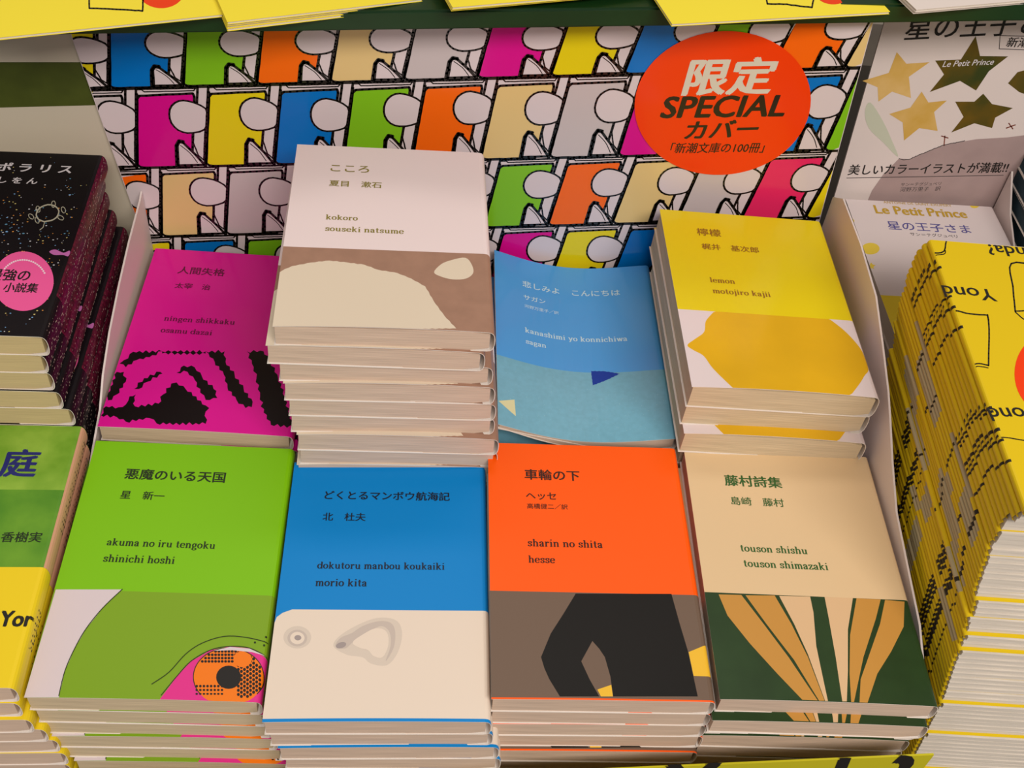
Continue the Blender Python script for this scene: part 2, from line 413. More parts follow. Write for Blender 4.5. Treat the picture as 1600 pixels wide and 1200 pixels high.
box('bracket', -50, -40, 60, 235, -250, -11, GREEN, sh); box('bracket', 745, 755, 60, 235, -270, -11, GREEN, sh)

# ------------------------------------------------------------ open card tray with printed backboard
tray = empty('display_tray', (40, 400, -95), 'white card display tray with a high colourful printed backboard', 'display tray')
def rel(p): return (p[0]-40, p[1]-400, p[2]+95)
def slab(name, pts, dirv, m, parent, conv=rel, mats=None):
    """polygon pts extruded along dirv"""
    n = len(pts); V = [conv(p) for p in pts]+[conv((p[0]+dirv[0], p[1]+dirv[1], p[2]+dirv[2])) for p in pts]
    F = [tuple(range(n)), tuple(range(2*n-1, n-1, -1))]+[(i, i+n, (i+1) % n+n, (i+1) % n) for i in range(n)]
    o = meshobj(name, V, F, m, parent)
    bm = bmesh.new(); bm.from_mesh(o.data); bmesh.ops.recalc_face_normals(bm, faces=bm.faces[:]); bm.to_mesh(o.data); bm.free()
    return o
BOARD = cover('backboard white', (214, 200, 204), rough=.22, coat=.25)
BP = [(-171.3, -94.8), (259.6, -94.8), (241.4, 178.5), (-203.4, 159.5)]
# board leans nowhere: it stands behind the back row
bp = slab('back_panel', [(x, 576, z) for x, z in BP], (0, 1.2, 0), BOARD, tray)
FB = Frame((0, 576, 0), (1, 0, 0), (0, 0, 1))
class FT:                                       # sheet standing in the tray's coordinates
    def __init__(s, fr, conv): s.fr, s.conv = fr, conv
    def uv(s, x, y): return s.fr.uv(x, y)
    def P(s, u, v, e=0):
        p = s.fr.o+s.fr.ex*u+s.fr.ey*v+s.fr.ez*e; return s.conv(p)
FBT = FT(FB, rel)
tp = lambda y: (-203.4+(159.5-y)*.1262, 241.4+(178.5-y)*.0665)
# pattern of leaning colour blocks, white wedges and plain round blobs in rows
def hom(r, c):                                  # measured grid: row, column -> photo point, r=1 is the first full base line
    rows = [(129, 36, 122, -3.2), (172, 138, 114.7, -3.2), (215, 262, 107.2, -2.6), (253, 369, 100.5, -2.8), (288, 468, 94.5, -2.6), (320, 560, 89, -2.5)]
    i = max(0, min(len(rows)-2, int(math.floor(r)))); t = r-i
    f = [a+(b-a)*t for a, b in zip(rows[i], rows[i+1])]
    if t < 0 or t > 1: pass
    return (f[0]+f[2]*c, f[1]+f[3]*c)
SEQ = ['blue', 'green', 'orange', 'tan', 'grey', 'magenta', 'yellow']
PC = {'blue': (0, 112, 196), 'green': (126, 190, 30), 'orange': (246, 104, 16), 'tan': (222, 192, 130), 'grey': (196, 184, 186), 'magenta': (214, 12, 140), 'yellow': (226, 206, 20), 'rose': (226, 40, 100)}
blocks = {k: [] for k in PC}; layers = [([], []) for _ in range(5)]; frames = []
start = {1: 0, 2: 5, 3: 3, 4: 0, 5: 5}
def keep_on_board(q):
    out = []
    for u, v in q:
        v = min(max(v, -70), 167.5+u*.042); lo, hi = tp(v); out.append((min(max(u, lo+.4), hi-.4), v))
    return out
for r in range(1, 6):
    for c in range(-2, 12):
        b0 = hom(r, c); b1 = hom(r, c+1); hh = b0[1]-hom(r-1, c)[1]
        def g(a, b):                            # a across, b up from the base line (0..1)
            a = min(a, .975); k = 1+.065*b
            return (b0[0]+a*(b1[0]-b0[0])*k+b*(5.9*c-1), b0[1]+a*(b1[1]-b0[1])-b*hh)
        col = SEQ[(start[r]+c) % 7]
        if r == 3 and c == 9: col = 'rose'
        block = [g(.0, .04), g(.0, .87), g(.035, .905), g(.77, .92), g(.79, .88), g(.79, .0), g(.1, 0), g(.04, .01)]
        blocks[col].append([FB.uv(*p) for p in block])
        frames.extend(ribbon([FB.uv(*p) for p in block], 1.6, True, .1))
        frames.extend(ribbon([FB.uv(*p) for p in (g(-.012, .0), g(-.01, .93))], 2.1, False, .14))
        frames.extend(ribbon([FB.uv(*p) for p in (g(-.02, -.02), g(.97, -.02))], 1.9, False, .14))
        def W(k, poly, w=1.0, closed=True):
            u = [FB.uv(*p) for p in poly]; layers[k][0].append(u); layers[k][1].extend(ribbon(u, w, closed, .08))
        j1, j2 = random.uniform(-.04, .02), random.uniform(-.03, .03)
        W(0, [g(.83, 1.0), g(.975, 1.0), g(.975, .3), g(.83, .3)], 1.5)
        W(0, [g(.06, .985), g(.1, .955), g(.78, .955), g(.8, .985)], .8)
        W(1, [g(.80, .30), g(.80, .5), g(.96, .5), g(.96, .08), g(.88, .14)], .9)
        hx, hy = .71+j1, .62+j2; hd = []
        for i in range(24):
            aa = 2*math.pi*i/24; hd.append(g(hx+.26*math.cos(aa)+.09*max(0, math.cos(aa)), hy+.2*math.sin(aa)-.045*math.cos(aa)-.02*math.sin(aa)*math.cos(aa)))
        W(2, hd, 1.2)
        W(3, [g(.595, .02), g(.575, .27), g(.60, .315), g(.66, .30), g(.84, .15), g(.975, .02)], 1.7)
        layers[3][1].extend(ribbon([FB.uv(*p) for p in (g(.57, .0), g(.555, .27), g(.59, .335), g(.66, .32))], 1.7, False, .12))
        layers[3][1].extend(ribbon([FB.uv(*p) for p in smoothline([g(.62, .27), g(.76, .17), g(.87, .05)], 3)], .55, False, .04))
def bsheet(name, polys, m, eps):
    o = sheet(name, FBT, [keep_on_board(p) for p in polys], m, bp, eps, cell=0); return o
LAY = [(blocks[k], cover('board print '+k, PC[k], rough=.22, coat=.25), .05) for k in PC if blocks[k]]
BINK = mat('board ink', (22, 18, 16), .25, coat=.25)
LAY.append((frames, BINK, .08))
for i, (w, k) in enumerate(layers[:4]): LAY += [(w, BOARD, .11+.06*i), (k, BINK, .14+.06*i)]
merge('printed_pattern', [bsheet('p', w, m, e) for w, m, e in LAY], bp)
# round orange sticker printed large on the board
ST = cover('sticker orange', (240, 62, 10), rough=.22, coat=.25)
stick = [FB.uv(*p) for p in ell(1129, 160, 138, 112, 64, rot=-.12)]
so = sheet('round_sticker', FBT, [stick], ST, tray, .6, cell=0); so['label'] = 'big round orange sticker with white and black lettering'
LG = mat('sticker grey white', (214, 206, 190), .3)
write('sticker_headline', FBT, '限定', (1065, 143), (1204, 140), LG, so, eps=.7, bold=.035, hs=.95, shear=.14)
write('sticker_text', FBT, 'SPECIAL', (1030, 183), (1224, 180), BINK, so, eps=.7, bold=.03, hs=1.0, shear=.16)
write('sticker_text', FBT, 'カバー', (1068, 215), (1181, 212), BINK, so, eps=.7, bold=.03, hs=.95, shear=.14)
write('sticker_small_text', FBT, '「新潮文庫の100冊」', (1046, 237), (1192, 236), BINK, so, eps=.7, bold=.012, hs=1.15, shear=.14)
# side walls of the tray (card, with a score line) and the front lip
LW = [(575, 33), (568, 31), (532, 27.5), (500, 22), (469, 14.5), (445, 5), (429, -6), (405, -13), (380, -22), (380, -94.8), (575, -94.8)]
slab('side_panel', [(-177.4, y, z) for y, z in LW], (-1.1, 0, 0), CARD, tray)
RW = [(575, 57), (560, 67), (516, 68), (474, 64.5), (445, 54), (420, 44), (407, 37), (385, 24), (361, 12), (336, 7), (300, 0), (262, -18), (262, -94.8), (575, -94.8)]
slab('side_panel', [(253.4, y, z) for y, z in RW], (1.1, 0, 0), CARD, tray)
YEL = cover('pamphlet yellow', (238, 214, 30), rough=.42)
lipm = cover('lip yellow green', (196, 186, 34), rough=.4)
lip = slab('front_lip', [(-150, 240, -94.8), (250, 240, -94.8), (250, 240, -17), (-150, 240, -71)], (0, -1.0, 0), lipm, tray)
FL = Frame((0, 239, 0), (1, 0, 0), (0, 0, 1)); FLT = FT(FL, rel)
write('lip_text', FLT, 'Yonda?', (1030, 1262), (1400, 1248), INK, lip, eps=.15, bold=.03, hs=1.75)

# ------------------------------------------------------------ the eight face-up jackets
def cov(k, rgb, **kw): return cover('jacket '+k, rgb, **kw)
# green
fr, W, H = book_frame('green'); T = 12.4; z = (30, 680, 2.307)
vb = (bandv(fr, tr([(130, 553)], *z)[0])+bandv(fr, tr([(920, 580)], *z)[0]))/2
m_up = cov('lime', (124, 190, 12)); m_lo = cov('olive green', (124, 162, 32)); ink = mat('green black ink', (30, 46, 12), .5)
root, cv = make_book(fr, W, H, T, [(vb, m_lo), (H, m_up)], 'lime green paperback with a cropped orange and pink eye printed at its foot', 'face-up paperbacks in the tray', PAGES, lift=1.0)
kw = dict(W=W, H=H)
book_sheet('printed_picture', fr, T, cv, [tr([(132, 556), (372, 556), (300, 625), (240, 700), (200, 770), (165, 850), (143, 945), (-10, 950)], *z)], cov('pale grey', (214, 200, 206)), 1, **kw)
book_sheet('printed_picture', fr, T, cv, [tr([(505, 960), (570, 868), (620, 815), (690, 775), (760, 762), (830, 768), (905, 805), (900, 975)], *z)], cov('eye pink', (222, 50, 140)), 2, **kw)
book_sheet('printed_picture', fr, T, cv, [tr(ell(755, 872, 127, 104, 40), *z)], cov('eye orange', (240, 122, 20)), 3, **kw)
dots = []
for i in range(9):
    for j in range(11):
        x, y = 790+i*11, 785+j*15+(i % 2)*7
        if (x-755)**2/127**2+(y-872)**2/104**2 < .93: dots.append(ell(x, y, 5.6, 6.2, 7))
for i in range(11):
    for j in range(4):
        x, y = 660+i*12, 780+j*12
        if (x-755)**2/127**2+(y-872)**2/104**2 < .93: dots.append(ell(x, y, 5.5, 5, 7))
for i in range(8):
    for j in range(3): dots.append(ell(640+i*13, 905+j*14, 5, 5-j*.6, 7))
book_sheet('printed_picture', fr, T, cv, [tr(p, *z) for p in dots+[ell(755, 873, 45, 42, 24)]], INK, 4, **kw)
book_sheet('printed_picture', fr, T, cv, [tr(ell(805, 808, 33, 29, 20), *z)], cov('eye orange', (240, 122, 20)), 5, **kw)
L = ribbon(smoothline([(372, 556), (300, 625), (240, 700), (200, 770), (165, 850), (143, 940)]), 3)+ribbon(smoothline([(478, 898), (540, 855), (600, 790), (660, 750), (740, 726), (820, 730), (896, 748)]), 3)
L += ribbon(smoothline([(512, 938), (570, 868), (620, 815), (690, 775), (760, 762), (830, 768), (895, 800)]), 3)+ribbon(smoothline(ell(755, 872, 127, 104, 30, math.pi*.8, math.pi*2.2)), 3)+[ell(850, 748, 4, 4, 8), ell(883, 758, 4, 4, 8), ell(890, 728, 4, 4, 8)]
book_sheet('printed_outline', fr, T, cv, [tr(p, *z) for p in L], ink, 6, **kw)
book_sheet('printed_picture', fr, T, cv, [tr([(700, 778), (760, 764), (830, 770), (890, 797), (840, 783), (770, 776)], *z)], cov('pale grey', (0, 0, 0)), 7, **kw)
line_texts(fr, T, cv, z, [('title_text', '悪魔のいる天国', (377, 160), (742, 163), dict(bold=.024)), ('author_text', '星　新一', (362, 229), (522, 230), {}),
  ('romanized_title_text', 'akuma no iru tengoku', (313, 402), (707, 405), dict(serif=True)), ('romanized_author_text', 'shinichi hoshi', (300, 459), (560, 461), dict(serif=True))], ink)
stack(root, T, [(1.5, 0), (3, .5), (5, -.8), (8, 0), (11, -1.8), (12, -.5)], 'lime green paperback', 'of the green stack')
# blue
fr, W, H = book_frame('blue'); T = 12.2; z = (400, 700, 2.4)
vb = bandv(fr, tr([(500, 608)], *z)[0])
m_up = cov('blue', (0, 130, 206)); m_lo = cov('blue pale', (228, 212, 196)); ink = mat('navy ink', (10, 24, 44), .5)
root, cv = make_book(fr, W, H, T, [(1.6, m_up), (vb, m_lo), (H, m_up)], 'blue and white paperback with a faint grey ring and curl at its foot', 'face-up paperbacks in the tray', PAGES_PINK, lift=.8)
kw = dict(W=W, H=H)
g1 = cov('ring grey', (196, 182, 172)); g2 = cov('ring shade', (160, 148, 146)); g3 = cov('ring halo', (212, 198, 184))
book_sheet('printed_picture', fr, T, cv, [tr([(58, 600), (140, 604), (100, 618), (78, 634), (66, 655)], *z)], m_up, 1, **kw)
book_sheet('printed_picture', fr, T, cv, [tr(ell(155, 710, 52, 42, 28), *z), tr(closedsmooth([(290, 742), (320, 700), (400, 655), (470, 636), (530, 650), (548, 700), (530, 770), (490, 815), (430, 808), (400, 785), (340, 775)]), *z)], g3, 1, **kw)
book_sheet('printed_picture', fr, T, cv, [tr(ell(155, 713, 37, 31, 28), *z), tr(closedsmooth([(298, 742), (318, 712), (360, 694), (400, 668), (460, 650), (505, 656), (522, 690), (516, 750), (486, 800), (505, 740), (500, 690), (470, 668), (420, 690), (370, 722), (335, 752)]), *z)], g1, 2, **kw)
book_sheet('printed_picture', fr, T, cv, [tr(ell(155, 713, 27, 23, 24), *z), tr(closedsmooth([(362, 730), (400, 700), (450, 676), (490, 690), (496, 740), (474, 785), (440, 780), (420, 758), (390, 750)]), *z)], cov('blue pale', 0), 3, **kw)
book_sheet('printed_picture', fr, T, cv, [tr(ell(157, 712, 13, 10, 18), *z), tr(ell(319, 740, 20, 11, 16, rot=-.3), *z)], g2, 4, **kw)
line_texts(fr, T, cv, z, [('title_text', 'どくとるマンボウ航海記', (256, 193), (727, 193), dict(bold=.024)), ('author_text', '北　杜夫', (249, 271), (411, 271), {}),
  ('romanized_title_text', 'dokutoru manbou koukaiki', (229, 456), (708, 453), dict(serif=True)), ('romanized_author_text', 'morio kita', (222, 518), (416, 519), dict(serif=True))], ink)
stack(root, T, [(1.5, .5), (5, -.6), (6.5, .5), (7, 0)], 'blue and white paperback', 'of the blue stack')
# orange
fr, W, H = book_frame('orange'); T = 12.4; z = (750, 680, 2.307)
vb = bandv(fr, tr([(400, 568)], *z)[0])
m_up = cov('orange', (255, 92, 8)); m_lo = cov('taupe', (112, 92, 78)); ink = mat('brown black ink', (56, 22, 6), .5)
root, cv = make_book(fr, W, H, T, [(.9, m_up), (vb, m_lo), (H, m_up)], 'orange paperback with black and taupe cut-paper shapes at its foot', 'face-up paperbacks in the tray', PAGES_PINK, lift=.5)
kw = dict(W=W, H=H)
book_sheet('printed_picture', fr, T, cv, [tr([(345, 571), (690, 572), (720, 680), (750, 780), (785, 942), (480, 942), (470, 870), (450, 800), (430, 770), (405, 742), (365, 815), (395, 880), (430, 942), (288, 942), (250, 880), (232, 840), (220, 800), (255, 715), (300, 645)], *z)], cov('cut paper black', (14, 11, 8)), 1, **kw)
book_sheet('printed_picture', fr, T, cv, [tr([(423, 917), (473, 900), (479, 942), (436, 942)], *z), tr([(752, 782), (795, 764), (825, 753), (870, 757), (870, 872), (840, 870), (770, 868)], *z)], cov('cut paper yellow', (236, 186, 52)), 2, **kw)
line_texts(fr, T, cv, z, [('title_text', '車輪の下', (161, 159), (360, 160), dict(bold=.022)), ('author_text', 'ヘッセ', (166, 230), (275, 231), dict(bold=.014)), ('translator_text', '高橋健二／訳', (170, 265), (317, 265), dict(bold=.006)),
  ('romanized_title_text', 'sharin no shita', (172, 403), (443, 404), dict(serif=True)), ('romanized_author_text', 'hesse', (175, 460), (271, 461), dict(serif=True))], ink)
stack(root, T, [(.6, .3), (.9, 0), (2, .6), (1.4, -1.6), (1, 0)], 'orange and taupe paperback', 'of the orange stack')
# beige
fr, W, H = book_frame('beige'); T = 12.2; z = (1050, 680, 2.307)
vb = bandv(fr, tr([(480, 580)], *z)[0])
m_up = cov('beige', (222, 192, 150)); m_lo = cov('dark green', (42, 66, 34), noise=.2, scale=60); ink = mat('leaf green ink', (44, 92, 36), .5)
root, cv = make_book(fr, W, H, T, [(vb, m_lo), (H, m_up)], 'beige paperback with tan leaves fanning on dark green at its foot', 'face-up paperbacks in the tray', PAGES_PINK, lift=1.2)
kw = dict(W=W, H=H); tan = cov('leaf tan', (196, 142, 66)); lc = cov('leaf cream', (218, 182, 140))
book_sheet('printed_picture', fr, T, cv, [tr(p, *z) for p in ([(168, 574), (250, 576), (330, 680), (420, 800), (525, 956), (470, 954), (380, 860), (280, 750), (200, 650)], [(265, 577), (370, 578), (430, 680), (490, 800), (550, 957), (530, 957), (440, 810), (340, 680)],
   [(665, 588), (752, 592), (735, 660), (690, 800), (656, 962), (646, 962), (640, 860), (642, 720)], [(768, 594), (838, 600), (835, 690), (790, 780), (740, 860), (705, 964), (676, 963), (680, 880), (715, 780), (750, 680)])], tan, 1, **kw)
book_sheet('printed_picture', fr, T, cv, [tr(p, *z) for p in ([(386, 579), (498, 582), (510, 640), (520, 760), (562, 958), (552, 958), (490, 790), (440, 680)], [(550, 583), (652, 587), (634, 700), (634, 850), (630, 960), (614, 960), (590, 800), (565, 660)])], lc, 1, **kw)
line_texts(fr, T, cv, z, [('title_text', '藤村詩集', (192, 181), (398, 185), dict(bold=.024)), ('author_text', '島崎　藤村', (215, 250), (405, 255), dict(bold=.01)),
  ('romanized_title_text', 'touson shishu', (248, 420), (490, 428), dict(serif=True)), ('romanized_author_text', 'touson shimazaki', (260, 476), (565, 485), dict(serif=True))], ink)
stack(root, T, [(-1.5, -4.5), (.5, 1), (-1, 0), (-.4, .6)], 'beige and dark green paperback', 'of the beige stack')
# magenta
fr, W, H = book_frame('magenta'); T = 11.5; z = (140, 370, 3.53)
vb = bandv(fr, tr([(500, 628)], *z)[0])
m_up = cov('magenta', (224, 20, 150), coat=.2); ink = mat('plum ink', (104, 8, 60), .5)
root, cv = make_book(fr, W, H, T, [(H, m_up)], 'magenta paperback with jagged black brush shapes at its foot', 'face-up paperbacks in the tray', PAGES, lift=.8)
kw = dict(W=W, H=H)
PL = [[(868, 632), (960, 632), (1000, 690), (1040, 780), (1075, 880), (1125, 1050), (1000, 1038), (960, 970), (940, 880), (920, 780), (895, 700)],
 [(640, 632), (745, 632), (750, 690), (800, 760), (850, 840), (900, 910), (895, 940), (860, 945), (810, 900), (760, 830), (740, 760), (690, 690)],
 [(190, 680), (240, 634), (400, 632), (330, 665), (260, 680), (200, 720), (165, 700)], [(400, 632), (640, 632), (640, 645), (400, 644)],
 [(150, 745), (190, 745), (200, 800), (150, 870), (90, 920), (100, 860)], [(480, 750), (520, 710), (580, 720), (620, 770), (700, 850), (705, 890), (640, 900), (610, 860), (580, 790), (540, 745)],
 [(245, 840), (300, 780), (390, 745), (402, 755), (320, 800), (270, 840)],
 [(60, 985), (90, 935), (160, 940), (200, 925), (220, 880), (255, 870), (240, 920), (250, 935), (380, 920), (405, 870), (450, 810), (480, 803), (530, 840), (640, 930), (660, 945), (640, 965), (640, 1032), (370, 1030), (330, 1000), (200, 1020), (150, 995)]]
book_sheet('printed_picture', fr, T, cv, [tr(jag(p, 9, 17), *z) for p in PL], cov('brush black', (18, 10, 10)), 1, **kw)
line_texts(fr, T, cv, z, [('title_text', '人間失格', (481, 207), (745, 207), dict(bold=.018)), ('author_text', '太宰　治', (466, 287), (665, 286), {}),
  ('romanized_title_text', 'ningen shikkaku', (405, 474), (803, 474), dict(serif=True)), ('romanized_author_text', 'osamu dazai', (388, 535), (676, 536), dict(serif=True))], ink)
stack(root, T, [(2.5, .5), (2, .2), (3, 0)], 'magenta and black paperback', 'of the magenta stack')
# white and brown, tallest stack
fr, W, H = book_frame('kokoro'); T = 12.5; z = (400, 210, 2.3077)
vb = bandv(fr, tr([(480, 418)], *z)[0])
m_up = cov('pinkish white', (234, 216, 216)); m_lo = cov('brown pink', (166, 128, 108), noise=.12, scale=120); ink = mat('olive gold ink', (134, 122, 50), .5)
root, cv = make_book(fr, W, H, T, [(vb, m_lo), (H, m_up)], 'white paperback with a brown and cream torn-paper picture, on top of the tallest stack', 'face-up paperbacks in the tray', PAGES_PINK, lift=1.4, r=3.6)
kw = dict(W=W, H=H)
book_sheet('printed_picture', fr, T, cv, [tr(jag([(80, 497), (130, 475), (200, 462), (265, 455), (330, 462), (390, 470), (440, 488), (510, 500), (560, 520), (610, 548), (640, 600), (680, 655), (722, 700), (400, 704), (50, 698)], 1.2, 12), *z)], cov('torn cream', (222, 206, 184)), 1, **kw)
book_sheet('printed_picture', fr, T, cv, [tr(closedsmooth([(642, 497), (668, 468), (706, 453), (755, 445), (778, 470), (783, 500), (757, 520), (710, 523), (668, 513)]), *z)], cov('torn cream', 0), 1, **kw)
line_texts(fr, T, cv, z, [('title_text', 'こころ', (268, 134), (408, 136), dict(bold=.014)), ('author_text', '夏目　漱石', (263, 187), (453, 190), {}),
  ('romanized_title_text', 'kokoro', (251, 308), (367, 310), dict(serif=True)), ('romanized_author_text', 'souseki natsume', (248, 352), (533, 355), dict(serif=True))], ink)
stack(root, T, [(-4, 0), (1, .8), (3, -.5), (4.5, .5), (5, .8), (8, -.8), (8.5, .4), (7, 0)], 'white and brown paperback', 'of the tallest stack', rots=[-.012, .006, .004, -.004, .01, -.008])
# sky blue, bowed
fr, W, H = book_frame('sky'); T = 9; z = (750, 370, 3.53)
def bow(u): t = min(max(u/W, 0), 1); return -8.8*math.sin(math.pi*t**.92)**1.15
fr.hf = lambda u, v: bow(u)
m_up = cov('sky blue', (78, 162, 232), coat=.35); m_lo = cov('grey blue', (120, 182, 206), coat=.3, noise=.1, scale=300); ink = mat('pale blue ink', (196, 226, 240), .5)
fr2 = fr
vb = bandv(fr, tr([(480, 740)], *z)[0])
root, cv = make_book(fr, W, H, T, [(vb, m_lo), (H, m_up)], 'bowed sky blue paperback with small navy and cream triangles, beside the tallest stack', 'face-up paperbacks in the tray', PAGES_PINK, h=bow, thin=lambda u: 3.2+5.4*min(1, max(0, (u-8)/70)), r=3)
kw = dict(W=W, H=H)
book_sheet('printed_picture', fr, T, cv, [tr(jag([(612, 740), (690, 742), (772, 755), (700, 790), (622, 820)], 1.5, 10), *z)], cov('navy triangle', (28, 62, 160)), 1, **kw)
book_sheet('printed_picture', fr, T, cv, [tr([(102, 905), (190, 898), (198, 990), (150, 948)], *z)], cov('cream triangle', (222, 216, 170)), 1, **kw)
sp = []
for _ in range(160):
    u, v = random.uniform(2, 100), random.uniform(2, vb-2)*random.random()**.3; s_ = random.uniform(.12, .3); sp.append(ell(u, v, s_, s_*.8, 5))
o = book_sheet('printed_speckles', fr, T, cv, sp, cov('speckle', (150, 196, 210)), 1, raw=True, **kw)
line_texts(fr, T, cv, z, [('title_text', '悲しみよ　こんにちは', (234, 264), (775, 328), dict(bold=.014)), ('author_text', 'サガン', (240, 335), (362, 378), {}), ('translator_text', '河野万里子／訳', (245, 378), (435, 438), dict(bold=.004)),
  ('romanized_title_text', 'kanashimi yo konnichiwa', (248, 520), (815, 580), dict(serif=True)), ('romanized_author_text', 'sagan', (252, 582), (367, 620), dict(serif=True))], ink)
sky_root, sky_T = root, T
# a flat copy-stack carries the bowed book
fr3 = Frame(fr2.o-Vector((0, 0, 26)), (1, 0, .012), (0, 1, 0)); T3 = 11
m3 = [(61, cov('grey blue', 0)), (H, cov('sky blue', 0))]
root, cv = make_book(fr3, W-1, H, T3, m3, 'sky blue paperback lying directly under the bowed one', None, PAGES_PINK)
stack(root, T3, [(.8, .3)], 'sky blue paperback', 'under the bowed book')
# yellow
fr, W, H = book_frame('lemon'); T = 15.6; z = (1000, 310, 2.93)
vb = bandv(fr, tr([(600, 535)], *z)[0])
m_up = cov('lemon yellow', (230, 208, 18), coat=.25); m_lo = cov('lemon white', (226, 212, 214), coat=.25); ink = mat('bronze ink', (150, 100, 30), .5)
root, cv = make_book(fr, W, H, T, [(vb, m_lo), (H, m_up)], 'yellow paperback with a big lemon printed across its foot', 'face-up paperbacks in the tray', PAGES, lift=1.6, r=3.6)
kw = dict(W=W, H=H)
book_sheet('printed_picture', fr, T, cv, [tr(smoothline([(352, 505), (318, 540), (300, 566), (293, 612), (250, 645), (217, 672), (245, 695), (292, 722), (335, 780), (425, 868)], 4)+[(700, 895), (960, 905)]+smoothline([(972, 893), (1008, 845), (1028, 812), (1046, 788), (1044, 755), (1034, 725), (992, 665), (935, 605), (872, 556), (840, 535)], 4), *z)], cov('lemon fruit', (228, 178, 26), coat=.25, noise=.12, scale=25), 1, shape=lambda q: [(u, min(v, vb)) for u, v in q], **kw)
line_texts(fr, T, cv, z, [('title_text', '檸檬', (263, 169), (372, 172), dict(bold=.014)), ('author_text', '梶井　基次郎', (285, 235), (545, 244), {}),
  ('romanized_title_text', 'lemon', (322, 386), (437, 390), dict(serif=True)), ('romanized_author_text', 'motojiro kajii', (335, 436), (600, 450), dict(serif=True))], ink)
stack(root, T, [(.5, 1.5), (2.2, -5), (5, 0)], 'yellow lemon paperback', 'of the lemon stack')

# ------------------------------------------------------------ left: stack of black starry books
def plane_frame(o, yaw=0., roll=0.): 
    c, s = math.cos(yaw), math.sin(yaw); return Frame(o, (c, s, math.tan(roll)), (-s, c, 0))
T = 13.0; W, H = 105, 150
fr = plane_frame((-184.9-W+.5, 401.8, 73.9), .025)
BLK = cover('night black', (20, 14, 18), rough=.4); WINE = cover('wine spine', (110, 24, 52), rough=.35, noise=.5, scale=500, rgb2=(52, 8, 26))
root, cv = make_book(fr, W, H, T, [(H, BLK)], 'black starry paperback with a pink round sticker, on the stack left of the tray', 'black starry paperbacks left of the tray', PAGES_OLD, lift=.5, r=3.4)
z = (0, 220, 3.53); kw = dict(W=W, H=H)
# spine colour: a strip printed round the back
def spine_strip(name, fr, W, T, y0, y1, m, cv, e=.06, r=3.2, a0=0.12, a1=.98):
    V = []; F = []; n = 8; ys = [y0+(y1-y0)*j/4 for j in range(5)]
    for y in ys:
        for i in range(n+1):
            a = math.pi/2-math.pi*(a0+(a1-a0)*i/n); c, s = math.cos(a), math.sin(a)
            V.append((W-r+(r+e)*abs(c)**(2/2.6), y, T/2+(T/2+e)*math.copysign(abs(s)**(2/2.6), s)))
    for j in range(4):
        for i in range(n): F.append((j*(n+1)+i, j*(n+1)+i+1, (j+1)*(n+1)+i+1, (j+1)*(n+1)+i))
    o = meshobj(name, V, F, m, cv); reg(cv, o); return o
sp_ = spine_strip('spine_panel', fr, W, T, 30, H-.3, WINE, cv, .05, r=3.4)
sp_['label'] = 'dark wine-red spine with pale glitter'
gl = []
GLT = mat('glitter white', (206, 190, 176), .4)
V = []; F = []
for i in range(260):
    y = random.uniform(2, H-2); a = math.pi/2-math.pi*(.2+.7*random.random()**1.0); c, s = math.cos(a), math.sin(a); s0 = random.uniform(.15, .5)
    x = W-3.4+(3.4+.1)*abs(c)**(2/2.6); zz = T/2+(T/2+.1)*math.copysign(abs(s)**(2/2.6), s); b = len(V)
    V += [(x, y-s0*1.6, zz-s0*.5), (x+.02, y+s0, zz-s0*.7), (x, y+s0*1.3, zz+s0*.6), (x, y-s0, zz+s0*.6)]; F.append((b, b+1, b+2, b+3))
o = meshobj('spine_glitter', V, F, GLT, cv); reg(cv, o); o['kind'] = 'stuff'
st_cols = [(206, 206, 214), (120, 170, 220), (226, 150, 70), (214, 196, 120), (90, 140, 170)]
for ci, c_ in enumerate(st_cols):
    P = []
    for i in range(110):
        u = random.uniform(30, W-5); v = min(H-4, max(3, random.gauss(62, 32))); r_ = random.uniform(.2, .55)*(1 if random.random() > .1 else 1.5); P.append(ell(u, v, r_, r_*.8, 6, a0=random.random()))
    book_sheet('printed_picture', fr, T, cv, P, mat('star print %d' % ci, c_, .4), 1, raw=True, **kw)
tur = ribbon(ell(262, 400, 64, 45, 22, rot=-.2), 7, True, 2)
for x, y in ((210, 378), (205, 438), (172, 418), (295, 350), (350, 382), (335, 425)): tur += ribbon(ell(x, y, 18, 11, 9, rot=random.random()*2), 4, True)
tur += ribbon([(245, 452), (238, 478), (220, 492)], 4)
book_sheet('printed_picture', fr, T, cv, [tr(p, *z) for p in tur], mat('doodle grey', (176, 170, 150), .4), 2, **kw)
PINK = cover('sticker pink', (236, 92, 156), rough=.3); LIL = mat('lilac print', (190, 104, 172), .4)
book_sheet('printed_picture', fr, T, cv, [tr(closedsmooth([(272, 612), (305, 600), (350, 618), (385, 606), (376, 636), (345, 630), (300, 630)]), *z)], LIL, 2, **kw)
book_sheet('printed_picture', fr, T, cv, [tr(ell(128, 775, 168, 164, 48), *z)], PINK, 3, **kw)
book_sheet('printed_picture', fr, T, cv, [tr(ell(128+132*math.cos(a_), 790-132*math.sin(a_), 6, 5, 6), *z) for a_ in [math.pi*(.15+.03*i) for i in range(22)]], mat('tiny white dots', (240, 214, 226), .4), 4, **kw)
LW_ = mat('white lettering', (214, 206, 210), .4)
line_texts(fr, T, cv, z, [('title_text', 'ポ ラ リ ス', (-22, 163), (392, 178), dict(bold=.03)), ('author_text', 'し を ん', (-14, 232), (204, 236), dict(bold=.02))], LW_)
F_ = FShift(fr, T)
write('sticker_text', F_, '最強の', *tr([(-72, 766), (160, 768)], *z), INK, cv, bold=.022, level=True, eps=.2, hs=1.35)
write('sticker_text', F_, '小説集', *tr([(12, 832), (205, 833)], *z), INK, cv, bold=.022, level=True, eps=.2, hs=1.35)
